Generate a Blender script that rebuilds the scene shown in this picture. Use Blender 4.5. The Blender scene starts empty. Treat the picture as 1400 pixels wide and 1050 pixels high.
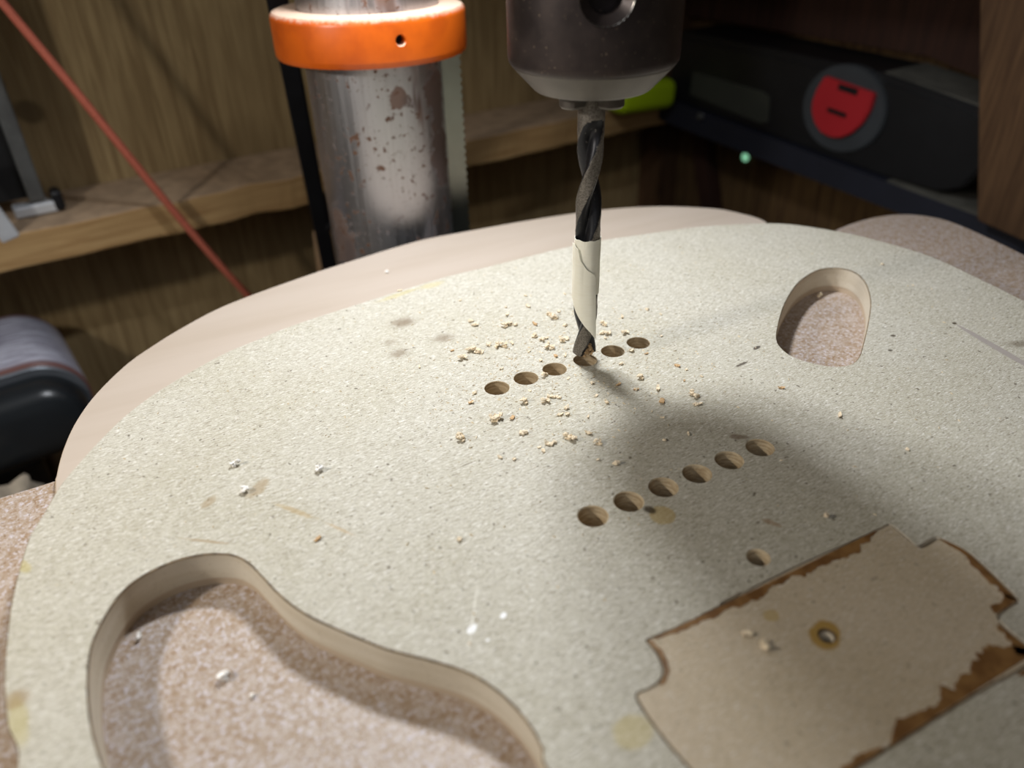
import bpy, bmesh, math, random
from math import sin, cos, pi, radians, sqrt, atan2
from mathutils import Vector, Matrix, noise
from mathutils.geometry import tessellate_polygon
C = bpy.context.scene.collection
S = bpy.context.scene
BENCH = 1.1                      # height of the template's top face above the workshop floor
MM = 0.001
def W(x, y, z=0.0):              # millimetres around the first drilled hole -> metres
    return Vector((x*MM, y*MM, BENCH + z*MM))

# ------------------------------------------------------------------ camera, light, exposure
cam = bpy.data.cameras.new('camera'); co = bpy.data.objects.new('camera', cam); C.objects.link(co); S.camera = co
Rm = Matrix(((0.87843484, 0.27695169, -0.38942264), (-0.47721254, 0.46593976, -0.74509619), (-0.02490815, 0.84035582, 0.54146254)))
co.matrix_world = Matrix.Translation(W(-84.80, -172.73, 125.06)) @ Rm.to_4x4()
cam.sensor_width = 36.0; cam.lens = 1048.98/1400*36
cam.clip_start = 0.005; cam.clip_end = 20
cam.dof.use_dof = True; cam.dof.focus_distance = 0.228; cam.dof.aperture_fstop = 9.0
S.view_settings.view_transform = 'Standard'; S.view_settings.look = 'None'; S.view_settings.gamma = 1
S.view_settings.exposure = -0.12; S.view_settings.use_curve_mapping = False
w = bpy.data.worlds.new('World'); S.world = w; w.use_nodes = True
w.node_tree.nodes['Background'].inputs[0].default_value = (1.0, 0.92, 0.82, 1)
w.node_tree.nodes['Background'].inputs[1].default_value = 0.075
def lamp(name, kind, loc, target, energy, color, size=0.03, sy=None):
    l = bpy.data.lights.new(name, kind); l.energy = energy; l.color = color
    if kind == 'AREA':
        l.shape = 'RECTANGLE' if sy else 'DISK'; l.size = size
        if sy: l.size_y = sy
    else: l.shadow_soft_size = size
    o = bpy.data.objects.new(name, l); C.objects.link(o); o.location = loc
    o.rotation_euler = (Vector(target) - Vector(loc)).to_track_quat('-Z', 'Y').to_euler()
    return o
lamp('head_lamp', 'AREA', W(46, 100, 222), W(20, 0, 0), 0.50, (0.92, 0.955, 1.0), 0.023)
lamp('head_lamp', 'AREA', W(22, 100, 222), W(10, 0, 0), 0.50, (0.92, 0.955, 1.0), 0.023)
lamp('bench_lamp', 'AREA', W(-335, 10, 205), W(-90, -20, 0), 0.85, (1.0, 0.94, 0.85), 0.03)
lamp('window_light', 'AREA', W(-900, -900, 900), W(0, 100, -50), 3.6, (0.9, 0.95, 1.0), 0.7, 0.9)

# ------------------------------------------------------------------ helpers
def obj(name, me_or_bm, mat=None, parent=None, smooth=False):
    if isinstance(me_or_bm, bmesh.types.BMesh):
        me = bpy.data.meshes.new(name); me_or_bm.to_mesh(me); me_or_bm.free()
    else: me = me_or_bm
    if smooth:
        for p in me.polygons: p.use_smooth = True
    o = bpy.data.objects.new(name, me); C.objects.link(o)
    if mat is not None:
        for m_ in (mat if isinstance(mat, (list, tuple)) else [mat]): me.materials.append(m_)
    if parent is not None: o.parent = parent
    return o
def tag(o, label, cat, group=None):
    o['label'] = label; o['category'] = cat
    if group: o['group'] = group
    return o
def thing(name, label, cat, loc, rz=0, group=None):
    o = bpy.data.objects.new(name, None); C.objects.link(o); o.location = loc; o.rotation_euler = (0, 0, rz)
    o.empty_display_size = 0.01
    return tag(o, label, cat, group)
def mesh(name, verts, faces, mat=None, parent=None, smooth=False):
    me = bpy.data.meshes.new(name); me.from_pydata([tuple(v) for v in verts], [], faces); me.update()
    return obj(name, me, mat, parent, smooth)
def box_bm(sx, sy, sz, c=(0, 0, 0), bev=0.0, seg=2, M=None):
    bm = bmesh.new(); bmesh.ops.create_cube(bm, size=1)
    bmesh.ops.scale(bm, vec=(sx, sy, sz), verts=bm.verts)
    if bev: bmesh.ops.bevel(bm, geom=list(bm.edges), offset=bev, segments=seg, affect='EDGES', profile=0.5)
    bmesh.ops.translate(bm, vec=c, verts=bm.verts)
    if M is not None: bmesh.ops.transform(bm, matrix=M, verts=bm.verts)
    return bm
def merge(bm, other):
    me = bpy.data.meshes.new('tmp'); other.to_mesh(me); other.free(); bm.from_mesh(me); bpy.data.meshes.remove(me)
def lathe_bm(prof, n=48, c=(0, 0, 0), cap=True):
    """prof: list of (radius, z) from bottom to top"""
    bm = bmesh.new(); rings = []
    for r, z in prof:
        rings.append([bm.verts.new((c[0]+r*cos(2*pi*i/n), c[1]+r*sin(2*pi*i/n), c[2]+z)) for i in range(n)])
    for a, b in zip(rings[:-1], rings[1:]):
        for i in range(n):
            bm.faces.new((a[i], a[(i+1) % n], b[(i+1) % n], b[i]))
    if cap:
        bm.faces.new(list(reversed(rings[0]))); bm.faces.new(rings[-1])
    return bm
def autosmooth(o, ang=35):
    me = o.data
    for p in me.polygons: p.use_smooth = True
    bm = bmesh.new(); bm.from_mesh(me)
    for e in bm.edges:
        if len(e.link_faces) != 2 or e.calc_face_angle(0) > radians(ang): e.smooth = False
    bm.to_mesh(me); bm.free()
    return o
def spline(pts, closed=True, step=1.0):
    """centripetal-free Catmull-Rom resampling of a 2-D outline"""
    n = len(pts); out = []
    for i in range(n if closed else n-1):
        p0 = pts[(i-1) % n] if closed or i > 0 else pts[0]
        p1 = pts[i]; p2 = pts[(i+1) % n]
        p3 = pts[(i+2) % n] if closed or i+2 < n else pts[-1]
        L = sqrt((p2[0]-p1[0])**2+(p2[1]-p1[1])**2); k = max(1, int(L/step))
        for j in range(k):
            t = j/k; t2 = t*t; t3 = t2*t
            out.append(tuple(0.5*((2*p1[c])+(-p0[c]+p2[c])*t+(2*p0[c]-5*p1[c]+4*p2[c]-p3[c])*t2+(-p0[c]+3*p1[c]-3*p2[c]+p3[c])*t3) for c in (0, 1)))
    if not closed: out.append(tuple(pts[-1]))
    return out
def smooth2(pts, it=2):
    for _ in range(it):
        n = len(pts); pts = [tuple((pts[i-1][c]+2*pts[i][c]+pts[(i+1) % n][c])/4 for c in (0, 1)) for i in range(n)]
    return pts
def area(p): return sum(p[i][0]*p[(i+1) % len(p)][1]-p[(i+1) % len(p)][0]*p[i][1] for i in range(len(p)))/2
def offset(p, d):
    """push every vertex along its outward normal (d>0 grows the outline)"""
    sgn = 1 if area(p) > 0 else -1; out = []; n = len(p)
    for i in range(n):
        ax, ay = p[i-1]; bx, by = p[(i+1) % n]; dx, dy = bx-ax, by-ay; L = sqrt(dx*dx+dy*dy) or 1
        out.append((p[i][0]+sgn*d*dy/L, p[i][1]-sgn*d*dx/L))
    return out
def circle(x, y, r, n=40): return [(x+r*cos(2*pi*i/n), y+r*sin(2*pi*i/n)) for i in range(n)]
def plate(name, outer, holes, z0, z1, mats, parent=None, cham=0.0, hole_cham=None):
    """sheet with cut-outs; local millimetres -> metres; material 0 faces, 1 chamfer, 2 cut edge"""
    loops = [outer] + list(holes); V = []; F = []; MI = []; SM = []
    chs = [cham] + [(cham if hole_cham is None else hole_cham[i]) for i in range(len(holes))]
    tops = [offset(l, -c if i == 0 else c) if c else l for i, (l, c) in enumerate(zip(loops, chs))]
    flat = [p for l in tops for p in l]
    tris = tessellate_polygon([[Vector((p[0], p[1], 0)) for p in l] for l in tops])
    V += [(x, y, z1) for x, y in flat]
    for t in tris:
        a, b, c = (flat[i] for i in t)
        ccw = (b[0]-a[0])*(c[1]-a[1])-(b[1]-a[1])*(c[0]-a[0]) > 0
        F.append(tuple(t) if ccw else tuple(reversed(t))); MI.append(0); SM.append(False)
    flat2 = [p for l in loops for p in l]
    off = len(V); V += [(x, y, z0) for x, y in flat2]
    for t in tris:
        a, b, c = (flat[i] for i in t)
        ccw = (b[0]-a[0])*(c[1]-a[1])-(b[1]-a[1])*(c[0]-a[0]) > 0
        F.append(tuple(off+i for i in (reversed(t) if ccw else t))); MI.append(0); SM.append(False)
    for li, (l, tp, c) in enumerate(zip(loops, tops, chs)):
        n = len(l); up = (area(l) > 0) == (li == 0)
        if c:
            o1 = len(V); V += [(x, y, z1) for x, y in tp]; V += [(x, y, z1-c) for x, y in l]
            for i in range(n):
                j = (i+1) % n; q = (o1+n+i, o1+n+j, o1+j, o1+i); F.append(q if up else q[::-1]); MI.append(1); SM.append(True)
        o2 = len(V); V += [(x, y, z1-c) for x, y in l]; V += [(x, y, z0) for x, y in l]
        for i in range(n):
            j = (i+1) % n; q = (o2+n+i, o2+n+j, o2+j, o2+i); F.append(q if up else q[::-1]); MI.append(2); SM.append(True)
    o = mesh(name, [(x*MM, y*MM, z*MM) for x, y, z in V], F, mats, parent)
    nm = len(mats) if isinstance(mats, (list, tuple)) else 1
    for p, mi, s in zip(o.data.polygons, MI, SM): p.material_index = min(mi, nm-1); p.use_smooth = s
    return o
def cut(o, cutter):
    m_ = o.modifiers.new('b', 'BOOLEAN'); m_.operation = 'DIFFERENCE'; m_.object = cutter; m_.solver = 'EXACT'
    bpy.context.view_layer.update()
    dg = bpy.context.evaluated_depsgraph_get(); me = bpy.data.meshes.new_from_object(o.evaluated_get(dg))
    o.modifiers.clear(); o.data = me
    bpy.data.objects.remove(cutter)
    return o
def tube_bm(pts, r, n=10):
    bm = bmesh.new(); rings = []
    for i, p in enumerate(pts):
        p = Vector(p); t = (Vector(pts[min(i+1, len(pts)-1)])-Vector(pts[max(i-1, 0)])).normalized()
        a = t.cross(Vector((0.3, 0.9, 0.2))).normalized(); b = t.cross(a)
        rings.append([bm.verts.new(p+(a*cos(2*pi*k/n)+b*sin(2*pi*k/n))*r) for k in range(n)])
    for a, b in zip(rings[:-1], rings[1:]):
        for k in range(n): bm.faces.new((a[k], a[(k+1) % n], b[(k+1) % n], b[k]))
    bm.faces.new(rings[0][::-1]); bm.faces.new(rings[-1])
    bmesh.ops.recalc_face_normals(bm, faces=bm.faces)
    return bm

# ------------------------------------------------------------------ materials
def srgb(*c): return tuple((x/255/12.92 if x/255 <= .04045 else ((x/255+.055)/1.055)**2.4) for x in c) + (1,)
class NT:
    def __init__(s, name, rough=0.6, metal=0.0, spec=0.5):
        s.m = bpy.data.materials.new(name); s.m.use_nodes = True; s.t = s.m.node_tree; s.n = s.t.nodes
        s.b = s.n['Principled BSDF']; s.b.inputs['Roughness'].default_value = rough
        s.b.inputs['Metallic'].default_value = metal; s.b.inputs['Specular IOR Level'].default_value = spec
        s.tc = s.n.new('ShaderNodeTexCoord').outputs['Object']
    def L(s, a, b): s.t.links.new(a, b)
    def mapv(s, scale=(1, 1, 1), rot=(0, 0, 0), loc=(0, 0, 0), src=None, typ='POINT'):
        k = s.n.new('ShaderNodeMapping'); k.vector_type = typ; s.L(src or s.tc, k.inputs[0])
        k.inputs['Scale'].default_value = scale; k.inputs['Rotation'].default_value = rot; k.inputs['Location'].default_value = loc
        return k.outputs[0]
    def noise(s, scale, detail=3, rough=0.55, v=None, dist=0, out='Fac'):
        k = s.n.new('ShaderNodeTexNoise'); k.inputs['Scale'].default_value = scale; k.inputs['Detail'].default_value = detail
        k.inputs['Roughness'].default_value = rough; k.inputs['Distortion'].default_value = dist; s.L(v or s.tc, k.inputs['Vector'])
        return k.outputs[out]
    def ramp(s, f, stops):
        k = s.n.new('ShaderNodeValToRGB'); s.L(f, k.inputs[0]); e = k.color_ramp.elements
        while len(e) < len(stops): e.new(0.5)
        for el, (p, c) in zip(e, stops): el.position = p; el.color = c if len(c) == 4 else tuple(c)+(1,)
        return k.outputs[0]
    def rng(s, f, a, b, c=0.0, d=1.0, smooth=True):
        k = s.n.new('ShaderNodeMapRange'); k.interpolation_type = 'SMOOTHSTEP' if smooth else 'LINEAR'
        s.L(f, k.inputs['Value'])
        for nm, v in (('From Min', a), ('From Max', b), ('To Min', c), ('To Max', d)): k.inputs[nm].default_value = v
        return k.outputs['Result']
    def mix(s, fac, a, b, mode='MIX'):
        k = s.n.new('ShaderNodeMix'); k.data_type = 'RGBA'; k.blend_type = mode
        for v, i in ((fac, 0), (a, 6), (b, 7)):
            if isinstance(v, (int, float)): k.inputs[i].default_value = v
            elif isinstance(v, tuple): k.inputs[i].default_value = v
            else: s.L(v, k.inputs[i])
        return k.outputs[2]
    def math(s, op, a, b=None):
        k = s.n.new('ShaderNodeMath'); k.operation = op
        for v, i in ((a, 0), (b, 1)):
            if v is None: continue
            if isinstance(v, (int, float)): k.inputs[i].default_value = v
            else: s.L(v, k.inputs[i])
        return k.outputs[0]
    def vmath(s, op, a, b=None):
        k = s.n.new('ShaderNodeVectorMath'); k.operation = op
        for v, i in ((a, 0), (b, 1)):
            if v is None: continue
            if isinstance(v, tuple): k.inputs[i].default_value = v
            else: s.L(v, k.inputs[i])
        return k.outputs['Value'] if op in ('LENGTH', 'DOT_PRODUCT') else k.outputs[0]
    def col(s, c):
        if isinstance(c, tuple): s.b.inputs['Base Color'].default_value = c
        else: s.L(c, s.b.inputs['Base Color'])
    def rough(s, f): s.L(f, s.b.inputs['Roughness'])
    def metal(s, f): s.L(f, s.b.inputs['Metallic'])
    def bump(s, h, dist=0.0002, strength=0.5):
        k = s.n.new('ShaderNodeBump'); k.inputs['Distance'].default_value = dist; k.inputs['Strength'].default_value = strength
        s.L(h, k.inputs['Height']); s.L(k.outputs[0], s.b.inputs['Normal'])

TEMPLATE = [(-126.59,-63.74),(-128.2,-54.43),(-128.88,-44.09),(-128.65,-33.13),(-127.57,-19.47),(-124.52,-1.83),(-120.97,6.83),(-117.36,15.88),(-113.21,22.91),(-107.09,31.89),(-99.21,41.85),(-90.24,49.9),(-79.4,57.0),(-66.47,64.03),(-55.88,67.28),(-42.37,71.38),(-14.23,75.67),(16.64,79.48),(38.41,79.64),(71.17,80.01),(92.12,78.03),(110.01,74.51),(134.79,68.9),(156.11,59.86),(170.29,50.1),(182.22,31.16),(187.14,16.78),(190.78,-3.89),(187.74,-27.16),(184.66,-44.85),(181.0,-62.0),(177.0,-95.0),(174.0,-135.0),(165.0,-185.0),(110.0,-225.0),(20.0,-245.0),(-60.0,-225.0),(-110.0,-170.0),(-129.0,-110.0),(-130.5,-85.0)]
WOOD = [(-120.36,25.75),(-119.76,33.73),(-117.67,45.68),(-113.75,59.15),(-107.33,72.87),(-96.99,87.66),(-87.73,96.58),(-75.4,106.15),(-57.98,116.36),(-29.38,125.22),(-0.51,131.73),(31.37,136.96),(57.16,135.41),(90.89,131.9),(123.68,125.71),(148.67,115.41),(167.06,101.27),(174.85,90.82),(178.7,71.94),(165.0,55.0),(178.0,20.0),(184.0,-30.0),(187.0,-90.0),(178.0,-135.0),(155.0,-180.0),(105.0,-215.0),(20.0,-232.0),(-55.0,-213.0),(-100.0,-165.0),(-118.0,-110.0),(-120.0,-75.0),(-121.5,-25.0)]
CAVITY = [(-112.66,-75.12),(-113.4,-71.16),(-114.33,-65.35),(-114.75,-58.83),(-114.63,-52.16),(-113.92,-45.33),(-112.39,-39.9),(-109.0,-33.55),(-105.34,-29.36),(-100.44,-27.15),(-94.47,-26.51),(-88.65,-27.9),(-83.74,-30.99),(-80.95,-35.44),(-79.2,-41.2),(-77.23,-48.05),(-74.33,-55.09),(-70.32,-61.56),(-65.09,-68.9),(-61.77,-73.2),(-55.19,-79.99),(-50.62,-85.5),(-47.7,-91.35),(-46.32,-96.49),(-45.74,-101.64),(-46.08,-105.55),(-47.16,-109.02),(-44.8,-119.0),(-50.0,-132.0),(-62.0,-140.0),(-80.0,-140.0),(-96.0,-130.0),(-107.0,-112.0),(-113.0,-92.0)]
OVAL = [(91.99,-21.28),(99.6,-14.24),(112.62,-4.1),(127.28,4.82),(137.96,8.94),(145.79,10.12),(151.34,8.05),(154.04,3.45),(152.59,-2.67),(147.64,-9.72),(139.09,-18.32),(127.22,-27.49),(113.29,-37.26),(104.62,-42.7),(99.21,-43.82),(94.13,-41.93),(90.76,-37.62),(88.56,-32.05),(89.12,-26.64)]
INLAY_A = [(-16.6,-96.12),(-5.71,-96.88),(9.58,-96.49),(26.1,-96.53),(39.57,-97.2),(51.77,-97.6)]
INLAY_B = [(51.77,-97.6),(51.27,-101.85),(50.84,-106.27),(57.5,-105.97),(59.11,-111.54),(57.46,-119.34),(55.54,-125.91),(51.92,-125.82),(47.75,-126.14),(46.55,-128.74),(46.4,-132.62),(46.07,-135.64)]
INLAY_C = [(46.07,-135.64),(41.09,-135.99),(27.93,-135.23),(10.64,-134.86),(-1.75,-134.54)]
INLAY_D = [(-16.6,-96.12),(-16.68,-99.43),(-17.4,-102.42),(-18.49,-104.0),(-20.77,-105.21),(-23.44,-105.24),(-25.69,-105.21),(-26.41,-110.47),(-26.49,-115.46),(-26.14,-120.42)]
UP = [(0.25,-0.22),(10.4,0.11),(20.58,0.1),(31.68,-0.09),(42.21,-0.04),(52.38,0.12)]
LO = [(-5.93,-61.12),(4.4,-61.15),(14.88,-61.15),(25.41,-61.24),(36.07,-61.14),(46.62,-61.13)]
SMALL = [(18.17,-90.41),(14.9,-112.84)]
BOARD_L = [(-144.38,33.15),(-134.19,33.95),(-127.13,34.04),(-120.8,34.3)]
BOARD_R = [(182.97,47.55),(206.65,52.36),(220.21,53.68),(231.89,53.08),(242.84,49.61),(250.72,42.88),(254.43,30.97),(251.37,10.77),(246.4,-9.05),(238.61,-34.66)]
CHIPS = [(11.8,41.5,7.0),(11.9,38.1,8.0),(-0.7,56.9,3.0),(27.3,44.5,4.0),(24.9,39.1,8.0),(20.2,31.9,10.0),(22.4,32.0,9.0),(9.7,23.6,7.0),(11.8,21.4,9.0),(13.8,20.7,12.0),(3.3,23.6,9.0),(4.4,22.0,11.0),(5.8,20.7,7.0),(-1.0,20.2,11.0),(-15.2,22.6,5.0),(6.4,8.5,5.0),(-6.8,0.4,6.0),(-9.9,-3.6,6.0),(-2.1,26.6,4.0),(-0.3,77.2,6.0),(15.6,58.0,4.0),(34.2,40.9,7.0),(37.8,48.9,5.0),(37.1,31.4,9.0),(37.6,28.6,11.0),(41.6,31.7,6.0),(23.8,31.2,7.0),(29.7,28.1,8.0),(26.0,20.9,9.0),(26.1,17.3,9.0),(25.8,11.7,10.0),(27.2,14.8,5.0),(31.6,14.0,9.0),(33.8,14.0,8.0),(38.0,22.1,7.0),(19.0,13.3,5.0),(24.8,6.4,6.0),(27.5,5.0,5.0),(19.3,6.4,6.0),(28.2,17.8,5.0),(15.7,-1.7,10.0),(58.1,17.0,7.0),(49.7,15.9,9.0),(45.5,11.0,7.0),(47.1,9.8,10.0),(44.8,7.8,5.0),(52.5,7.2,9.0),(47.1,-3.2,7.0),(50.2,-7.1,5.0),(39.7,-8.2,6.0),(68.8,17.3,6.0),(70.6,11.8,4.0),(61.4,-0.4,4.0),(7.9,-6.7,4.0),(21.2,-6.9,4.0),(26.0,-12.8,6.0),(32.1,-17.5,6.0),(35.2,-22.2,5.0),(23.8,-23.5,6.0),(23.3,-19.0,4.0),(50.7,42.7,5.0),(-6.9,0.4,6.0),(-10.0,-3.6,6.0),(3.5,-11.6,9.0),(9.2,-14.3,9.0),(11.6,-12.9,8.0),(13.2,-14.2,6.0),(-8.6,-14.7,11.0),(-6.8,-14.5,12.0),(-3.4,-16.5,7.0),(-20.3,-17.2,10.0),(-19.9,-18.6,10.0),(-4.5,-24.3,7.0),(-3.5,-24.3,7.0),(12.3,-20.1,6.0),(9.1,-21.9,6.0),(10.9,-22.7,6.0),(15.3,-26.8,5.0),(5.2,-32.1,9.0),(6.2,-33.3,9.0),(11.2,-33.3,8.0),(10.9,-38.2,9.0),(-0.7,-32.2,8.0),(1.1,-32.2,6.0),(-3.5,-31.8,4.0),(-3.4,-33.8,5.0),(-14.6,-30.5,5.0),(-11.8,-33.0,5.0),(7.0,-44.1,4.0),(53.9,-17.9,6.0),(54.9,-21.1,4.0),(56.4,-26.3,4.0),(40.1,-18.0,9.0),(40.7,-25.3,8.0),(37.6,-31.2,8.0),(47.5,-32.5,9.0),(47.7,-34.1,9.0),(45.4,-37.5,8.0),(50.4,-25.6,3.0),(34.2,-47.2,5.0),(26.8,-46.1,5.0),(9.9,-48.0,7.0),(23.9,-23.4,7.0),(35.0,-22.3,6.0),(33.0,-37.4,4.0),(32.2,-33.7,3.0),(72.0,-43.2,6.0),(75.5,-61.6,7.0),(78.5,-81.0,4.0),(168.4,0.9,5.0),(-36.8,-52.5,5.0),(16.8,20.7,6.0),(38.0,30.0,9.0)]
SPECIAL = {'a': (-76.2,2.0),'b': (-76.2,-10.4),'c': (-57.3,-11.6),'d': (-65.1,-36.1),'e': (40.9,-89.0),'f': (143.0,6.3),'g': (-92.1,-55.2),'h': (-88.0,-62.4),'i': (-106.3,-35.3),'j': (1.5,-105.0),'k': (2.2,-108.8),'l': (6.6,111.5)}
ST = {'sm1': (-8.8,53.3),'sm2': (-0.8,35.9),'sm3': (-17.6,34.2),'sm4': (-17.3,42.4),'st1': (-73.2,-10.6),'st2': (-84.9,-9.5),'y1': (8.4,-69.0),'dk': (6.8,-66.0),'y2': (14.7,-112.5),'y3': (9.0,-103.8),'y4': (-125.3,-11.2),'y5': (-126.4,-54.1),'y6': (-127.0,-49.1),'y7': (-30.5,-110.7),'ln1a': (-71.5,-17.3),'ln1b': (-62.5,-30.3),'ln1c': (-56.7,-40.1),'d1': (82.9,-21.8),'d2a': (68.0,-27.4),'d2b': (75.3,-26.7),'d3': (125.7,-38.6),'d4': (117.1,-44.4),'h6': (45.1,-54.8),'g1': (149.8,-43.2),'g2': (147.3,-56.6),'g3': (144.7,-70.2),'pa': (-45.4,-76.6),'pb': (-38.2,-76.7),'pc': (-43.8,-80.6),'wl1': (-37.5,-64.1),'wl2': (-49.7,-83.2),'edg': (-1.9,74.5),'edg2': (11.9,75.6),'k1': (154.7,-62.2),'ge': (185.5,-17.5),'sc1': (-26.2,-28.6),'sc2': (-20.7,-28.3),'lc1': (37.2,-84.5),'lc2': (28.6,-83.8),'ww1': (-94.0,-18.6),'ww2': (-81.7,-28.4),'br': (-55.7,-83.6)}
CORNER = (401.6,442.2)
SHELF = [(104.4,-46.9),(380.6,-62.8),(149.3,-30.7),(277.2,-35.0),(331.9,-49.7),(395.2,-57.9)]
CASE = [(82.8,23.3),(178.3,20.4),(266.3,16.9),(329.0,5.6),(338.6,-25.7),(306.1,-36.0),(217.6,-44.4),(81.1,-29.2)]
WINDOW = [(98.6,-3.4),(177.1,-7.6),(185.4,-32.5),(96.9,-20.7)]
LATCH = [(224.9,13.2),(263.9,8.1),(262.3,-2.3),(253.8,-19.1),(242.6,-24.8),(228.5,-23.2),(218.7,-12.5),(218.5,-0.2)]
LATCHDISC = [(240.8,-6.4),(206.0,-12.6),(274.7,-0.4),(239.5,22.4),(241.6,-34.5)]
SLOTS = [(237.2,8.8),(252.7,7.0),(232.3,-7.3),(247.7,-8.9)]
POST = [(320.7,67.6),(338.6,69.0),(341.5,69.2),(354.4,-41.5)]
BRACE = [(101.8,-74.8),(89.4,-77.6),(80.2,-135.1),(66.5,-139.0),(35.0,-86.0),(42.6,-145.8)]
SPOT = [(118.2,-77.6)]
BOLT = [(118.0,-30.5)]
CORD = [(-120.3,98.6),(-115.4,86.4),(-96.1,43.3),(-68.6,-21.1),(-45.8,-71.1),(-32.4,-97.3)]
FRAME = [(-133.0,49.6),(-131.0,30.3),(-124.8,29.4),(-128.0,-16.5),(-136.9,-20.3),(-126.5,-23.9),(-122.6,-17.6),(-147.1,-28.1),(-149.5,-24.0),(-152.3,-32.2)]
LIME = [(312.7,-36.5),(351.6,-43.7),(381.6,-47.0),(373.2,-21.9),(329.1,-32.9)]
KNOT = [(-92.6,-136.0),(-121.8,-110.3)]

def fibres(k, base, dark, light, amt=1.0):
    """pressed-fibre sheet: mottling, fine speckle and short fibres in three directions"""
    c = k.mix(k.rng(k.noise(28, 4), .35, .7), base, tuple(v*f for v, f in zip(base[:3], (.93, .92, .88)))+(1,))
    n1 = k.noise(2300, 3, .7); c = k.mix(k.rng(n1, .55, .70, 0, .55*amt), c, light); c = k.mix(k.rng(n1, .44, .30, 0, .55*amt), c, dark)
    hs = [n1]
    for ang, th in ((0.2, .63), (1.25, .625), (2.3, .635)):
        v = k.mapv((480, 3600, 900), (0, 0, ang)); n = k.noise(1, 1, v=v); hs.append(n)
        c = k.mix(k.rng(n, th, th+.09, 0, .8*amt), c, light if ang != 1.25 else dark)
        c = k.mix(k.rng(n, 1-th, .94-th, 0, .5*amt), c, dark)
    sp_ = k.noise(640, 1); c = k.mix(k.rng(sp_, .715, .74, 0, .75*amt), c, tuple(x*.55 for x in dark[:3])+(1,))
    return c, n1
def stain(k, c, P, rx, ry, color, rot=0.0, strength=1.0, soft=0.5, edge=0.25, nz=None):
    """soaked-in mark of a given shape and place (millimetres on the sheet)"""
    v = k.mapv((rx*MM, ry*MM, 1), (0, 0, rot), (P[0]*MM, P[1]*MM, 0), typ='TEXTURE')
    v = k.vmath('MULTIPLY', v, (1, 1, 0))
    d = k.vmath('LENGTH', v)
    if nz is not None: d = k.math('ADD', d, k.math('MULTIPLY', k.math('SUBTRACT', nz, 0.5), edge*4))
    return k.mix(k.rng(d, 1.0, 1-soft, 0, strength), c, color)

k = NT('mdf_face', 0.75, spec=0.25)
BASE = srgb(188, 183, 168); DK = srgb(126, 114, 96); LT = srgb(230, 227, 220)
c, h = fibres(k, BASE, DK, LT)
nz = k.noise(260, 3); nz2 = k.noise(900, 2)
YEL = srgb(176, 148, 76); BRN = srgb(120, 84, 46); GRY = srgb(118, 100, 78)
def ln(k, c, a, b, wd, color, strength, soft=.6, edge=.2):
    L = sqrt((a[0]-b[0])**2+(a[1]-b[1])**2)
    return stain(k, c, ((a[0]+b[0])/2, (a[1]+b[1])/2), L/2, wd, color, atan2(b[1]-a[1], b[0]-a[0]), strength, soft, edge, nz2)
for nm, rx, ry, col, rot, stg, soft, ed in (
    ('sm1', 7, 5.5, GRY, 0, .75, .95, .12), ('sm2', 6, 4.5, GRY, 0, .65, .95, .12), ('sm3', 5, 4, GRY, 0, .6, .95, .12), ('sm4', 4, 3.5, GRY, 0, .35, .95, .12),
    ('st1', 5.0, 2.4, srgb(150, 126, 88), .75, .55, .5, .25), ('st2', 3.2, 1.8, srgb(150, 126, 88), .6, .5, .6, .25),
    ('y1', 3.4, 3.3, YEL, 0, .55, .15, .08), ('dk', 1.6, 2.4, srgb(64, 52, 34), .4, .9, .5, .3),
    ('y4', 1.6, 3.4, srgb(178, 162, 88), .3, .5, .5, .15), ('y5', 2.2, 7.5, srgb(178, 164, 96), .1, .45, .5, .12), ('y6', 3.6, 3.2, srgb(140, 110, 62), 0, .5, .6, .15),
    ('y7', 4.5, 3.6, srgb(186, 168, 104), 0, .45, .3, .1),
    ('d1', 2.2, 0.9, srgb(66, 56, 48), .2, .9, .5, .35), ('d3', 1.2, .9, srgb(70, 58, 44), 0, .85, .5, .3), ('d4', 1.1, .8, srgb(66, 56, 44), 0, .85, .5, .3),
    ('h6', 3.2, 1.5, srgb(96, 66, 40), -.6, .6, .6, .3), ('edg', 12, 2.0, srgb(186, 174, 120), .17, .5, .6, .12), ('edg2', 7, 3, srgb(190, 178, 124), .1, .45, .6, .12),
    ('pa', 1.5, 0.9, srgb(245, 245, 245), .5, .95, .25, .2), ('pb', 1.0, 0.7, srgb(245, 245, 245), .7, .95, .25, .2), ('pc', .5, .4, srgb(245, 245, 245), 0, .9, .3, .1),
    ('k1', 6, 3.5, srgb(96, 82, 60), -.3, .6, .9, .2), ('lc2', 2.6, 1.0, srgb(140, 100, 56), -1.1, .5, .6, .3), ('br', 1.6, 1.2, srgb(150, 122, 86), 0, .4, .7, .2)):
    c = stain(k, c, ST[nm], rx, ry, col, rot, stg, soft, ed, nz)
c = ln(k, c, ST['ln1a'], ST['ln1b'], 1.1, srgb(168, 142, 92), .5); c = ln(k, c, ST['ln1b'], ST['ln1c'], .7, srgb(176, 148, 104), .45)
c = ln(k, c, ST['d2a'], ST['d2b'], .7, srgb(70, 58, 46), .85); c = ln(k, c, ST['sc1'], ST['sc2'], .28, srgb(110, 98, 84), .7)
c = ln(k, c, ST['wl1'], ST['wl2'], .35, srgb(226, 222, 210), .55); c = ln(k, c, ST['ww1'], ST['ww2'], .6, srgb(150, 124, 84), .55)
gx = tuple(ST['g3'][i]+.35*(ST['g3'][i]-ST['g1'][i]) for i in (0, 1)); c = ln(k, c, ST['g1'], gx, 1.5, srgb(160, 151, 145), .9, .15, .05)
c = stain(k, c, ST['g1'], 1.0, .8, srgb(60, 42, 22), 0, .9, .4, .2, nz)
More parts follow.
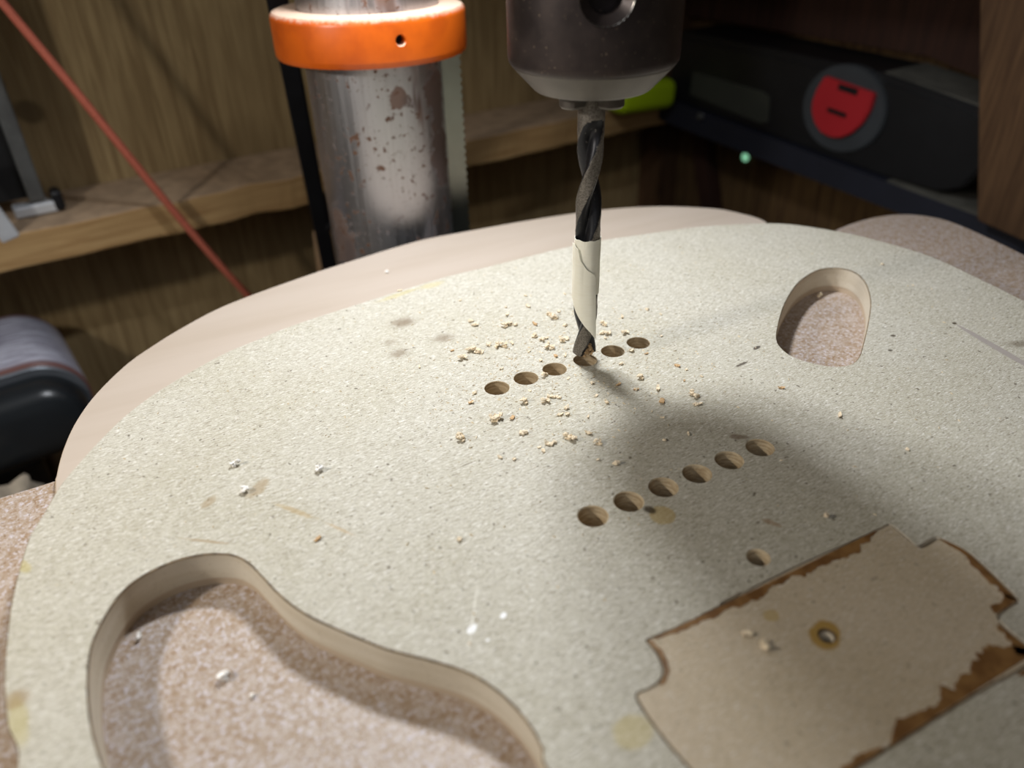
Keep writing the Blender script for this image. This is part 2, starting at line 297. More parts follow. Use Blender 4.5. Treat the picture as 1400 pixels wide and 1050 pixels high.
k.col(c); k.bump(h, 0.00006, 0.22); MDF = k.m

k = NT('mdf_inlay', 0.8, spec=0.2)
c, h = fibres(k, srgb(194, 178, 154), DK, LT, .5); nz = k.noise(260, 3)
c = stain(k, c, ST['y2'], 4.3, 3.3, srgb(158, 122, 40), .5, .85, .25, .1, nz); c = stain(k, c, ST['y3'], 1.9, 1.7, YEL, 0, .5, .25, .12, nz)
k.col(c); k.bump(h, 0.0002, 0.4); MDF_IN = k.m
k = NT('mdf_cut', 0.7, spec=0.25)
n = k.noise(1, 3, v=k.mapv((40, 40, 300))); c = k.mix(k.rng(n, .35, .7), srgb(208, 198, 180), srgb(198, 186, 165)); n2 = k.noise(1200, 2)
c = k.mix(k.rng(n2, .58, .8, 0, .35), c, srgb(140, 118, 90)); k.col(c); k.bump(n2, .0002, .3); MDF_CUT = k.m
k = NT('mdf_burnt_rim', 0.8, spec=0.2); n = k.noise(500, 3); k.col(k.mix(k.rng(n, .35, .65), srgb(84, 68, 50), srgb(130, 110, 84))); RIM = k.m
k = NT('mdf_drilled', 0.85, spec=0.15); n = k.noise(1, 3, v=k.mapv((300, 300, 1600))); n2 = k.noise(1600, 2)
k.col(k.mix(k.rng(n, .35, .7), srgb(196, 178, 148), srgb(166, 144, 112))); k.bump(k.math('ADD', n, n2), .0003, .6); BORE = k.m
k = NT('glue_stain', 0.45, spec=0.5); n = k.noise(240, 3); k.col(k.mix(k.rng(n, .35, .65), srgb(112, 78, 44), srgb(140, 104, 62))); GLUE = k.m
k = NT('pale_wood', 0.55, spec=0.3)
v = k.mapv((8, 60, 60), (0, 0, -0.25)); n = k.noise(1, 4, v=v)
strip = k.n.new('ShaderNodeTexVoronoi'); strip.inputs['Scale'].default_value = 1; k.L(k.mapv((1.5, 26, 0), (0, 0, -0.9)), strip.inputs['Vector'])
c = k.mix(k.rng(n, .35, .7), srgb(186, 172, 158), srgb(178, 163, 147))
bw = k.n.new('ShaderNodeRGBToBW'); k.L(strip.outputs['Color'], bw.inputs[0])
c = k.mix(k.rng(bw.outputs[0], .2, .8, 0, .5), c, srgb(192, 180, 167)); k.col(c); PALE = k.m
k = NT('pale_wood_edge', 0.7); n = k.noise(1, 3, v=k.mapv((50, 50, 500))); k.col(k.mix(n, srgb(196, 178, 156), srgb(176, 156, 132))); PALE_E = k.m

k = NT('brown_fibreboard', 0.42, spec=0.5)
n1 = k.noise(840, 3, .65); n2 = k.noise(300, 4, .6); n3 = k.noise(1900, 2)
c = k.mix(k.rng(n2, .36, .62), srgb(160, 139, 117), srgb(178, 163, 150))
c = k.mix(k.rng(n1, .52, .66, 0, .8), c, srgb(202, 196, 204)); c = k.mix(k.rng(n1, .45, .35, 0, .75), c, srgb(138, 106, 74))
c = k.mix(k.rng(n3, .60, .72, 0, .7), c, srgb(218, 212, 216)); c = k.mix(k.rng(n3, .37, .29, 0, .85), c, srgb(74, 54, 40))
k.col(c); k.bump(k.math('ADD', n1, n3), .0003, .5); k.rough(k.rng(n1, .3, .7, .30, .5)); BOARD = k.m

k = NT('column_steel', 0.3, 1.0)
v = k.mapv((40, 40, 6)); big = k.noise(1, 4, .6, v=v, dist=.6)
sp = k.noise(330, 3, .6); sp2 = k.noise(60, 3); brush = k.noise(1, 2, v=k.mapv((900, 900, 14)))
spots = k.math('MULTIPLY', k.rng(sp, .57, .63), k.rng(sp2, .40, .52))
rust_brown = k.math('MAXIMUM', k.rng(big, .57, .66, 0, .9), spots)
rust_brown = k.math('MAXIMUM', rust_brown, k.rng(k.noise(800, 2), .66, .72, 0, .6))
for P_, r_ in (((-1, -30.5, 251), (6, 5, 5)), ((19, -24, 246), (8, 7, 18)), ((19.5, -23.5, 222), (8, 7, 16)), ((-29, -9, 186), (8, 8, 16))):  # adds brown patches at set places, the largest on the right side
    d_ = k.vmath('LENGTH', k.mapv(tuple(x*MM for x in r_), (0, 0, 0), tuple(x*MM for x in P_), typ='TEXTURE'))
    d_ = k.math('ADD', d_, k.math('MULTIPLY', k.math('SUBTRACT', k.noise(160, 4), .5), 2.2)); rust_brown = k.math('MAXIMUM', rust_brown, k.rng(d_, 1.05, .8, 0, .85))
c = k.mix(rust_brown, k.mix(brush, srgb(178, 178, 182), srgb(206, 206, 210)), k.mix(k.rng(sp2, .4, .6), srgb(84, 58, 44), srgb(112, 84, 68)))
k.col(c); k.rough(k.math('ADD', k.rng(rust_brown, 0, 1, .36, .65), k.rng(brush, .3, .7, 0, .08))); k.metal(k.rng(rust_brown, 0, 1, 1.0, .25)); k.bump(brush, .0001, .15); STEEL = k.m
k = NT('rack_steel', 0.35, 1.0); n = k.noise(60, 3); k.col(k.mix(n, srgb(140, 144, 136), srgb(116, 118, 110))); RACK = k.m
k = NT('orange_paint', 0.35, spec=0.5)
g = k.n.new('ShaderNodeNewGeometry'); sx = k.n.new('ShaderNodeSeparateXYZ'); k.L(g.outputs['Normal'], sx.inputs[0])
n = k.noise(420, 4, .7); n2 = k.noise(70, 3)
dust = k.math('MULTIPLY', k.rng(k.math('ADD', sx.outputs[2], k.math('MULTIPLY', k.math('SUBTRACT', n, .5), .7)), .3, .75), .9)
c = k.mix(dust, k.mix(k.rng(n2, .4, .7), srgb(214, 98, 22), srgb(194, 84, 20)), srgb(206, 182, 160))
k.col(c); k.rough(k.rng(dust, 0, .9, .33, .9)); ORANGE = k.m
k = NT('chuck_black', 0.42, .55, .5); n = k.noise(90, 4); n2 = k.noise(1500, 2)
c = k.mix(k.rng(n, .35, .7), srgb(54, 47, 47), srgb(70, 60, 57)); c = k.mix(k.rng(n2, .68, .74, 0, .7), c, srgb(150, 132, 112)); k.col(c); k.rough(k.rng(n, .3, .7, .38, .55)); CHUCK = k.m
k = NT('worn_steel', 0.5, .7); n = k.noise(200, 3); k.col(k.mix(n, srgb(84, 79, 75), srgb(104, 98, 92))); WORN = k.m
k = NT('bright_steel', 0.22, 1.0); k.col(srgb(200, 196, 190)); BRIGHT = k.m
k = NT('drill_land', 0.5, .75); n = k.noise(2400, 4, .7); k.col(k.mix(k.rng(n, .36, .66), srgb(98, 92, 86), srgb(140, 134, 126))); k.bump(n, .0001, .3); LAND = k.m
k = NT('drill_flute', 0.34, .6); n = k.noise(700, 4, .7); k.col(k.mix(k.rng(n, .60, .72), srgb(40, 40, 44), srgb(120, 116, 112))); FLUTE = k.m
k = NT('masking_tape', 0.6, spec=0.3); n = k.noise(1, 3, v=k.mapv((300, 300, 1400))); k.col(k.mix(n, srgb(246, 243, 230), srgb(238, 233, 214))); k.bump(n, .0002, .35)
k.b.inputs['Subsurface Weight'].default_value = 0.0; TAPE = k.m
def plain(name, color, rough=.6, metal=0., var=.15, scale=60, spec=.5):
    k = NT(name, rough, metal, spec); n = k.noise(scale, 4)
    k.col(k.mix(k.rng(n, .3, .7), color, tuple(v*(1-var) for v in color[:3])+(1,))); k.bump(n, .0003, .2); return k.m
def wood(name, a, b, grain=(260, 260, 14), rot=(0, 0, 0), rough=.75, knots=True):
    k = NT(name, rough, 0, .25); v = k.mapv(grain, rot); n = k.noise(1, 4, .6, v=v, dist=.8); n2 = k.noise(9, 3)
    c = k.mix(k.rng(n, .3, .7), a, b); c = k.mix(k.rng(n2, .45, .75, 0, .55), c, tuple(x*.55 for x in b[:3])+(1,))
    if knots: c = k.mix(k.rng(k.noise(14, 2), .70, .76, 0, .7), c, tuple(x*.35 for x in b[:3])+(1,))
    k.col(c); k.bump(n, .0006, .3); return k.m
PLY = wood('wall_plywood', srgb(170, 148, 108), srgb(136, 114, 80))
PLY_R = wood('wall_plywood_shaded', srgb(110, 86, 54), srgb(70, 50, 32))  # plywood with part of the right wall's shade put into its colour
RAIL = wood('rail_timber', srgb(184, 152, 106), srgb(158, 124, 82), (10, 260, 260)); RAILTOP = plain('rail_dust', srgb(182, 156, 128), .9, 0, .3, 90)
POST = wood('post_timber', srgb(100, 74, 50), srgb(74, 52, 34)); DARKW = wood('dark_timber', srgb(64, 40, 30), srgb(44, 28, 22))
CHIPM = plain('wood_chip', srgb(242, 224, 194), .8, 0, .4, 700, .2); CHIPB = plain('brown_chip', srgb(206, 172, 130), .8, 0, .4, 600, .2); CHIPW = plain('white_chip', srgb(244, 240, 234), .7, 0, .12, 500, .3)
BLACKM = plain('black_bar', srgb(26, 27, 32), .45, .3, .3, 60); BLACKP = plain('black_plastic', srgb(20, 21, 24), .45, 0, .3, 40); GREYP = plain('grey_plastic', srgb(58, 62, 66), .5, 0, .2, 30)
REDP = plain('red_plastic', srgb(178, 38, 46), .4, 0, .08, 40); LIMEP = plain('lime_plastic', srgb(176, 206, 20), .45, 0, .1, 30); DUSTP = plain('dusty_case_top', srgb(92, 90, 82), .9, 0, .4, 60)
NAVY = plain('navy_painted_wood', srgb(24, 27, 40), .6, 0, .2, 40); CORDM = plain('red_cord', srgb(196, 104, 82), .7, 0, .25, 900); GREYM = plain('grey_steel', srgb(120, 122, 122), .45, .7, .35, 60)
WHITEM = plain('white_metal', srgb(214, 218, 224), .4, .3, .15, 60); HOUS = plain('sander_black', srgb(34, 38, 42), .3, 0, .2, 30); RIMG = plain('sander_grey', srgb(118, 124, 132), .4, .4, .1, 30)
k = NT('sanding_belt', .42); n = k.noise(1, 3, v=k.mapv((60, 60, 700))); sz = k.n.new('ShaderNodeSeparateXYZ'); k.L(k.tc, sz.inputs[0])
n = k.noise(1, 3, v=k.mapv((60, 700, 60))); c = k.mix(k.rng(n, .35, .65), srgb(150, 148, 168), srgb(222, 226, 244)); k.col(k.mix(k.rng(k.math('ABSOLUTE', k.math('SUBTRACT', sz.outputs[1], .039)), .031, .038), c, srgb(116, 76, 70))); BELT = k.m  # bluish-white streaks put the belt's lamp highlight into its colour
RAG = plain('pale_rag', srgb(176, 164, 146), .95, 0, .35, 70); CAST = plain('cast_iron_grey', srgb(96, 98, 100), .5, .5, .2, 40); BENCHM = wood('bench_top_wood', srgb(104, 84, 58), srgb(70, 54, 36), (20, 200, 200)); CONC = plain('concrete', srgb(110, 106, 100), .9, 0, .25, 8)
k = NT('daylight_spot'); k.b.inputs['Base Color'].default_value = srgb(170, 220, 190); k.b.inputs['Emission Color'].default_value = srgb(150, 225, 180); k.b.inputs['Emission Strength'].default_value = 0.8; SPOTM = k.m

# ------------------------------------------------------------------ setting
def struct(o): o['kind'] = 'structure'; return o
AZ = radians(6); U = Vector((cos(AZ), sin(AZ), 0)); N = Vector((sin(AZ), -cos(AZ), 0))          # along the back wall / out of it
W0 = Vector((0, 400, 0))
BR = radians(-84); RW = Vector((cos(BR), sin(BR), 0)); RM = Vector((sin(BR), -cos(BR), 0))       # along the right wall / out of it
CN = Vector((CORNER[0], CORNER[1], 0))
def frame(o, ex, ey):                                                                         # local axes: x along, y out of the wall, z up
    return Matrix(((ex.x, ey.x, 0, o.x*MM), (ex.y, ey.y, 0, o.y*MM), (0, 0, 1, BENCH+o.z*MM), (0, 0, 0, 1)))
MB_ = frame(W0, U, N); MR_ = frame(CN, RW, RM)
def wbox(name, x0, x1, y0, y1, z0, z1, mat, M=None, bev=0.0, parent=None):
    bm = box_bm((x1-x0)*MM, (y1-y0)*MM, (z1-z0)*MM, ((x0+x1)/2*MM, (y0+y1)/2*MM, (z0+z1)/2*MM), bev*MM)
    o = obj(name, bm, mat, parent)
    if M is not None: o.matrix_world = M; bmesh_fix(o)
    return o
def bmesh_fix(o):
    if o.matrix_world.to_3x3().determinant() < 0: o.data.flip_normals()
def at(o, M):
    if M.to_3x3().determinant() < 0:
        F_ = Matrix.Diagonal((-1, 1, 1, 1)); o.data.transform(F_); o.data.flip_normals(); M = M @ F_
    o.matrix_world = M; return o
struct(mesh('floor', [(-1.6, -1.6, 0), (1.0, -1.6, 0), (1.0, .6, 0), (-1.6, .6, 0)], [(0, 1, 2, 3)], CONC))
cs = (CN-W0).dot(U)
wb = struct(wbox('wall_back', -1400, cs+40, -18, 0, -1100, 900, PLY)); at(wb, MB_)
wr = struct(wbox('wall_right', 0, 1500, -18, 0, -1100, 900, PLY_R)); at(wr, MR_)
rl = obj('trim_1', box_bm((cs-4+900)*MM, 68*MM, 20*MM, ((cs-4-900)/2*MM, 34*MM, -39.5*MM), .0012), [RAIL, RAILTOP])
bm = bmesh.new(); bm.from_mesh(rl.data); bmesh.ops.subdivide_edges(bm, edges=[e for e in bm.edges if e.calc_length() > .3], cuts=160)
for v in bm.verts:
    if v.co.y > .05: v.co.y += .0022*noise.noise((v.co.x*30, 3.1, v.co.z*20)); v.co.z += .0016*noise.noise((v.co.x*42, 9, 2))
for f in bm.faces:
    if f.normal.z > .6: f.material_index = 1
bm.to_mesh(rl.data); bm.free(); struct(at(rl, MB_))
struct(at(wbox('trim_2', 8, 38, 0, 22, -1100, 500, POST), MR_))                               # upright in the corner
br = struct(at(obj('trim_3', box_bm(.016, .014, .13, (0, 0, 0), .001), DARKW), MR_))             # slanting brace under the shelf
br.matrix_world = MR_ @ Matrix.Translation((.085, .007, -.108)) @ Matrix.Rotation(radians(-18), 4, 'Y')
br.data.flip_normals() if br.matrix_world.to_3x3().determinant() < 0 else None

t = thing('workbench', 'worn wooden workbench carrying the drill press, beneath the back wall', 'workbench', W(0, 0, -200))
t.rotation_euler = (0, 0, AZ)
obj('worktop', box_bm(1.2, .52, .03, (-.25, .135, -.015), .002), BENCHM, t)
for sx in (-.8, .3):
    for sy in (-.13, .31):
        obj('leg', box_bm(.06, .06, .87, (sx, sy, -.465), .003), BENCHM, t)

# ------------------------------------------------------------------ drill press
COLX, COLY, CR = 35.6, 182.4, 30.5
AX, AY = 31.5, 0.3
dp = thing('drill_press', 'bench drill press with a rusty steel column, orange collar and dark keyed chuck', 'drill press', W(COLX, COLY, -200))
def rel(x, y, z): return ((x-COLX)*MM, (y-COLY)*MM, (z+200)*MM)
obj('base', box_bm(.14, .24, .022, rel(33, 165, -189), .006), CAST, dp)
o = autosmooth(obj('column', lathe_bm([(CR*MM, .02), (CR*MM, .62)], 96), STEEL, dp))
zb, zt = 65.2, 84.5; RR = 42.2
pr = [(CR+.3, zb), (RR-2.2, zb), (RR-.8, zb+.5), (RR-.1, zb+1.8), (RR, zb+3), (RR, zt-3.2), (RR-.4, zt-1.6), (RR-1.4, zt-.5), (RR-3, zt), (CR+.3, zt)]
bm = lathe_bm([(r*MM, (z+200)*MM) for r, z in pr], 96, cap=False)
vs = list(bm.verts)
for i in range(96): bm.faces.new((vs[i], vs[9*96+i], vs[9*96+(i+1) % 96], vs[(i+1) % 96]))
bmesh.ops.recalc_face_normals(bm, faces=bm.faces)
col = obj('column_collar', bm, ORANGE, dp)
def radial_cutter(cx, cy, z, ang, prof, n=32):
    """lathe along the horizontal direction ang; prof (radius, distance from axis), world millimetres"""
    bm = lathe_bm([(r*MM, d*MM) for r, d in prof], n)
    d = Vector((cos(ang), sin(ang), 0)); M = Vector((0, 0, 1)).rotation_difference(d).to_matrix().to_4x4()
    bmesh.ops.transform(bm, matrix=Matrix.Translation(W(cx, cy, z)) @ M, verts=bm.verts); bmesh.ops.recalc_face_normals(bm, faces=bm.faces)
    return obj('cutter', bm)
CA = radians(-93.0); CZ = 75.6
cut(col, radial_cutter(COLX, COLY, CZ, CA, [(2.0, CR+1), (2.0, RR-.6), (2.9, RR+1)])); autosmooth(col, 30)
d = Vector((cos(CA), sin(CA), 0)); M = Vector((0, 0, 1)).rotation_difference(d).to_matrix().to_4x4()
bm = lathe_bm([(1.9*MM, 0), (1.9*MM, 3*MM)], 20); bmesh.ops.transform(bm, matrix=Matrix.Translation(Vector(rel(COLX, COLY, CZ))+d*.034) @ M, verts=bm.verts)
s_ = obj('set_screw', bm, BLACKM, col)
# toothed rack standing against the right of the column, held by the collar
vd = radians(71.27); rt = Vector((sin(vd), -cos(vd), 0)); fw = Vector((cos(vd), sin(vd), 0))
bm = bmesh.new(); prof = []; z = -150.0
prof.append((0, -150)); prof.append((8.2, -150))
while z < 64: prof += [(8.2, z), (8.9, z+.7), (8.9, z+2.0), (8.2, z+2.7)]; z += 3.6
prof += [(8.2, 66), (0, 66)]
cx = Vector((COLX, COLY, 0))+rt*(CR-1.0)-fw*3
fr = [bm.verts.new(Vector(rel(cx.x, cx.y, z))+rt*(x*MM)-fw*.004) for x, z in prof]; bk = [bm.verts.new(v.co+fw*.011) for v in fr]
bm.faces.new(fr); bm.faces.new(bk[::-1])
for i in range(len(fr)): j = (i+1) % len(fr); bm.faces.new((fr[j], fr[i], bk[i], bk[j]))
bmesh.ops.recalc_face_normals(bm, faces=bm.faces); obj('rack', bm, RACK, dp)
# table, hidden under the boards, on its bracket
obj('table', lathe_bm([(.085, 0), (.1, .006), (.1, .016), (.098, .018)], 64, rel(AX, AY-10, -39.9)), CAST, dp)
bm = lathe_bm([(CR+.2, 0), (CR+14, 0), (CR+14, 40), (CR+.2, 40)], 48, cap=False)
vs = list(bm.verts)
for i in range(48): bm.faces.new((vs[i], vs[3*48+i], vs[3*48+(i+1) % 48], vs[(i+1) % 48]))
bmesh.ops.scale(bm, vec=(MM,)*3, verts=bm.verts); bmesh.ops.translate(bm, vec=(0, 0, .1), verts=bm.verts)
merge(bm, box_bm(.05, .13, .03, rel(33, 95, -56), .004)); obj('table_bracket', bm, CAST, dp)
# head and quill above the frame
bm = box_bm(.12, .30, .13, rel(40, 105, 308), .015, 3); obj('head', bm, plain('head_green', srgb(90, 96, 98), .5), dp)
autosmooth(obj('quill', lathe_bm([(.02, 0), (.02, .1)], 48, rel(AX, AY, 160)), WORN, dp))
lh = lathe_bm([(.031, .0), (.033, .002), (.033, .016)], 32, rel(34, 100, 230)); obj('lamp_housing', lh, BLACKP, dp)
# chuck: dark body, tapered steel nose, three jaws, key hole
ck = obj('chuck', lathe_bm([(x*MM, z*MM) for x, z in ((19.8, 87.4), (20.8, 87.9), (21.4, 88.8), (21.6, 90), (21.6, 146), (20.6, 148), (17, 149), (17, 162))], 96, rel(AX, AY, 0)), CHUCK, dp)
CKA = radians(-124+7.5); CKZ = 105.0
cut(ck, radial_cutter(AX, AY, CKZ, CKA, [(4.0, 12), (4.0, 18.6), (6.2, 20.4), (6.6, 22.5)])); autosmooth(ck, 32)
d = Vector((cos(CKA), sin(CKA), 0)); M = Vector((0, 0, 1)).rotation_difference(d).to_matrix().to_4x4()
bm = lathe_bm([(4.02*MM, 18.3*MM), (6.15*MM, 20.35*MM), (6.32*MM, 20.9*MM), (6.32*MM, 20.2*MM), (4.2*MM, 18.2*MM)], 40, cap=False)
bmesh.ops.transform(bm, matrix=Matrix.Translation(Vector(rel(AX, AY, CKZ))) @ M, verts=bm.verts); bmesh.ops.recalc_face_normals(bm, faces=bm.faces)
obj('key_hole_rim', bm, BRIGHT, ck, True)
autosmooth(obj('nose', lathe_bm([(x*MM, z*MM) for x, z in ((11.0, 81.6), (14.6, 81.6), (15.2, 82.0), (20.6, 87.6), (20.6, 88.2), (11.0, 88.2))], 96, rel(AX, AY, 0)), WORN, ck))
for i in range(3):
    an = radians(56+120*i); bm = bmesh.new(); n = 12; loop = []
    for j in range(n+1):
        a_ = -1.1+2.2*j/n; loop.append((5.2+3.9*cos(a_), 3.9*sin(a_)))
    loop += [(3.75, 3.2), (3.65, 1.2), (3.65, -1.2), (3.75, -3.2)]
    lo = [bm.verts.new((x*MM, y*MM, 77.4*MM)) for x, y in offset(loop, -.5)]; md = [bm.verts.new((x*MM, y*MM, 78.0*MM)) for x, y in loop]; hi = [bm.verts.new((x*MM, y*MM, 86*MM)) for x, y in loop]
    m_ = len(loop); bm.faces.new(lo[::-1]); bm.faces.new(hi)
    for q in range(m_):
        p = (q+1) % m_; bm.faces.new((lo[q], lo[p], md[p], md[q])); bm.faces.new((md[q], md[p], hi[p], hi[q]))
    bmesh.ops.rotate(bm, cent=(0, 0, 0), matrix=Matrix.Rotation(an, 3, 'Z'), verts=bm.verts); bmesh.ops.translate(bm, vec=rel(AX, AY, 0), verts=bm.verts)
    bmesh.ops.recalc_face_normals(bm, faces=bm.faces); autosmooth(obj('jaw', bm, WORN, ck))

# ------------------------------------------------------------------ twist drill
db = thing('drill_bit', 'dark twist drill bit held in the chuck, wrapped in cream masking tape', 'drill bit', W(AX, AY, 2.0))
RB = 3.62; PITCH = 48.0; CAMT = radians(-124.05); Z0 = 73.6; T0 = CAMT + radians(25)
def flute(ps):
    """0..1 depth of the flute at angle ps from its centre"""
    wv = radians(60); a_ = abs((ps+pi) % (2*pi)-pi)
    return (0.5+0.5*cos(pi*a_/wv))**0.75 if a_ < wv else 0.0
NA, NZ = 96, 190; V = []; Fc = []; MI = []
for iz in range(NZ+1):
    z = 3.0+(86-3.0)*iz/NZ; tw = T0+(z-Z0)/PITCH*2*pi
    for ia in range(NA):
        th = 2*pi*ia/NA; ps = th-tw
        f1, f2 = flute(ps), flute(ps-pi); f = max(f1, f2); own = Z0 if f1 >= f2 else Z0-1.0
        fade = max(0, min(1, (own+1.5-z-1.5*0)/7.0)); fade = fade*fade*(3-2*fade)
        dd = f*fade
        if f1 >= f2: pass
        r = RB*(1-.66*dd)
        aa = abs(((ps if f1 >= f2 else ps-pi)+pi) % (2*pi)-pi)
        side = ((ps if abs((ps+pi) % (2*pi)-pi) < abs((ps) % (2*pi)-pi) else ps-pi)+pi) % (2*pi)-pi
        if fade > .9 and f == 0 and not (radians(60) < side < radians(74)): r = RB*.965     # body clearance behind the margin
        if z > Z0+2: r = RB
        V.append((r*cos(th)*MM, r*sin(th)*MM, (z-2.0)*MM)); MI.append(1 if dd > .03 else 0)
for iz in range(NZ):
    for ia in range(NA):
        a_, b_ = iz*NA+ia, iz*NA+(ia+1) % NA; Fc.append((a_, b_, b_+NA, a_+NA))
tip = len(V); V.append((0, 0, .0004)); top = len(V); V.append((0, 0, .084))
fm = [1 if MI[f[0]]+MI[f[1]]+MI[f[2]]+MI[f[3]] > 2 else 0 for f in Fc]
for ia in range(NA): Fc.append((tip, (ia+1) % NA, ia)); fm.append(0); Fc.append((NZ*NA+ia, NZ*NA+(ia+1) % NA, top)); fm.append(0)
o = mesh('twist_shank', V, Fc, [LAND, FLUTE], db)
for p, m_ in zip(o.data.polygons, fm): p.material_index = m_
autosmooth(o, 40)
# masking tape: one turn round the bit and a long loose end over it
def tapesheet(name, a0, a1, rfun, top, bot, n=60, m=26, th=.10):
    V = []; F = []
    for s_ in (0, 1):
        for i in range(n+1):
            a_ = a0+(a1-a0)*i/n
            for j in range(m+1):
                zt_, zb_ = top(a_), bot(a_); z = zb_+(zt_-zb_)*j/m; r = rfun(a_, z)+s_*th; t_ = CAMT+radians(a_)
                V.append((r*cos(t_)*MM, r*sin(t_)*MM, (z-2)*MM))
    q = (n+1)*(m+1)
    for i in range(n):
        for j in range(m):
            a_ = i*(m+1)+j; f = (a_, a_+m+1, a_+m+2, a_+1); F.append(f[::-1]); F.append(tuple(x+q for x in f))
    for i in range(n):
        for j, fl in ((0, 0), (m, 1)):
            a_ = i*(m+1)+j; f = (a_, a_+q, a_+q+m+1, a_+m+1); F.append(f if fl else f[::-1])
    for j in range(m):
        for i in (0, n):
            a_ = i*(m+1)+j; f = (a_, a_+1, a_+1+q, a_+q); F.append(f if i else f[::-1])
    return autosmooth(mesh(name, V, F, TAPE, db), 50)
def lerp(a_, pts):
    for (x0, y0), (x1, y1) in zip(pts[:-1], pts[1:]):
        if a_ <= x1: return y0+(y1-y0)*max(0, (a_-x0))/(x1-x0)
    return pts[-1][1]
tapesheet('masking_tape', -260, 99.5, lambda a_, z: 3.72+.12*noise.noise((a_/40, z/7, 0)), lambda a_: 41.0+.35*noise.noise((a_/25, 5, 0)), lambda a_: lerp(a_, [(-260, 25), (-120, 23), (-70, 22), (-30, 25), (0, 26), (60, 23.5), (100, 23.5)]))
def tail_r(a_, z):
    bulge = .18+.30*max(0, 1-((a_+38)/26)**2)*max(0, min(1, (z-20)/12)) + .35*max(0, (a_-8)/45)
    return 3.95+bulge+max(0, min(1, (26-z)/14))*max(0, (a_+10)/48)*.7+.08*noise.noise((a_/30, z/6, 4))
tapesheet('tape_tail', -96, 40, tail_r, lambda a_: lerp(a_, [(-96, 39), (-60, 39.6), (-34, 38.5), (-24, 35.2), (0, 32.6), (32, 30.8), (40, 29.5)]), lambda a_: lerp(a_, [(-96, 22), (-70, 21.5), (-48, 19), (-26, 16.5), (0, 14.0), (20, 12.2), (40, 9.6)]))
# packed chips at the tip
rnd = random.Random(5)
bm = bmesh.new()
for i in range(26):
    q = bmesh.new(); bmesh.ops.create_icosphere(q, subdivisions=1, radius=.0005)
    for v in q.verts: v.co = v.co*(.7+.7*rnd.random())
    t_ = CAMT+radians(rnd.uniform(0, 62)); r = rnd.uniform(1.6, 3.1)*MM
    bmesh.ops.translate(q, vec=(r*cos(t_), r*sin(t_), rnd.uniform(.0010, .0044)), verts=q.verts); merge(bm, q)
pc = obj('packed_chips', bm, CHIPB, db); pc['kind'] = 'stuff'

# ------------------------------------------------------------------ boards under the drill
T1, T2 = 7.6, 2.2; BZ = T1+T2
outer = spline(TEMPLATE, True, 1.5); cav = spline(CAVITY, True, .8); oval = spline(OVAL, True, .7)
if area(outer) < 0: outer.reverse()
INL = [tuple(p) for p in INLAY_A]; 
inlay = spline(INLAY_A, False, .6)[:-1] + [p for i in range(len(INLAY_B)-1) for p in [tuple(INLAY_B[i][c]+(INLAY_B[i+1][c]-INLAY_B[i][c])*t/4 for c in (0, 1)) for t in range(4)]] + spline(INLAY_C, False, .8)[:-1]
inlay += [(-6, -134.6), (-14, -134.4), (-20, -134.3), (-25.5, -134.2), (-25.9, -129), (-26.1, -124)] + spline(INLAY_D[::-1], False, .6)[:-1]
rj = random.Random(3)
inlay = [(x+rj.uniform(-.1, .1), y+rj.uniform(-.1, .1)) for x, y in inlay]
gap = [(x, y) for x, y in offset(smooth2(inlay, 1), .32)]
for i, (x, y) in enumerate(gap):                                        # chipped places along the joint
    if 2 < x < 8 and y > -100: gap[i] = (x, y+.45)
    if 49 < x < 58.5 and -107 < y < -104: gap[i] = (x, y+.7)
tm = thing('router_template', 'greyish MDF guitar body template with two rows of drilled holes and cut-outs', 'template', W(0, 0, -T1))
holes = [cav, oval, gap] + [circle(x, y, 3.72) for x, y in UP] + [circle(x, y, 3.5) for x, y in LO] + [circle(SMALL[0][0], SMALL[0][1], 2.25, 28)]
hc = [.32, .28, 0] + [.12]*6 + [.25]*6 + [.4]
plate('template_sheet', outer, holes, 0, T1, [MDF, RIM, MDF_CUT], tm, .3, hc)
o = tm.children[0]
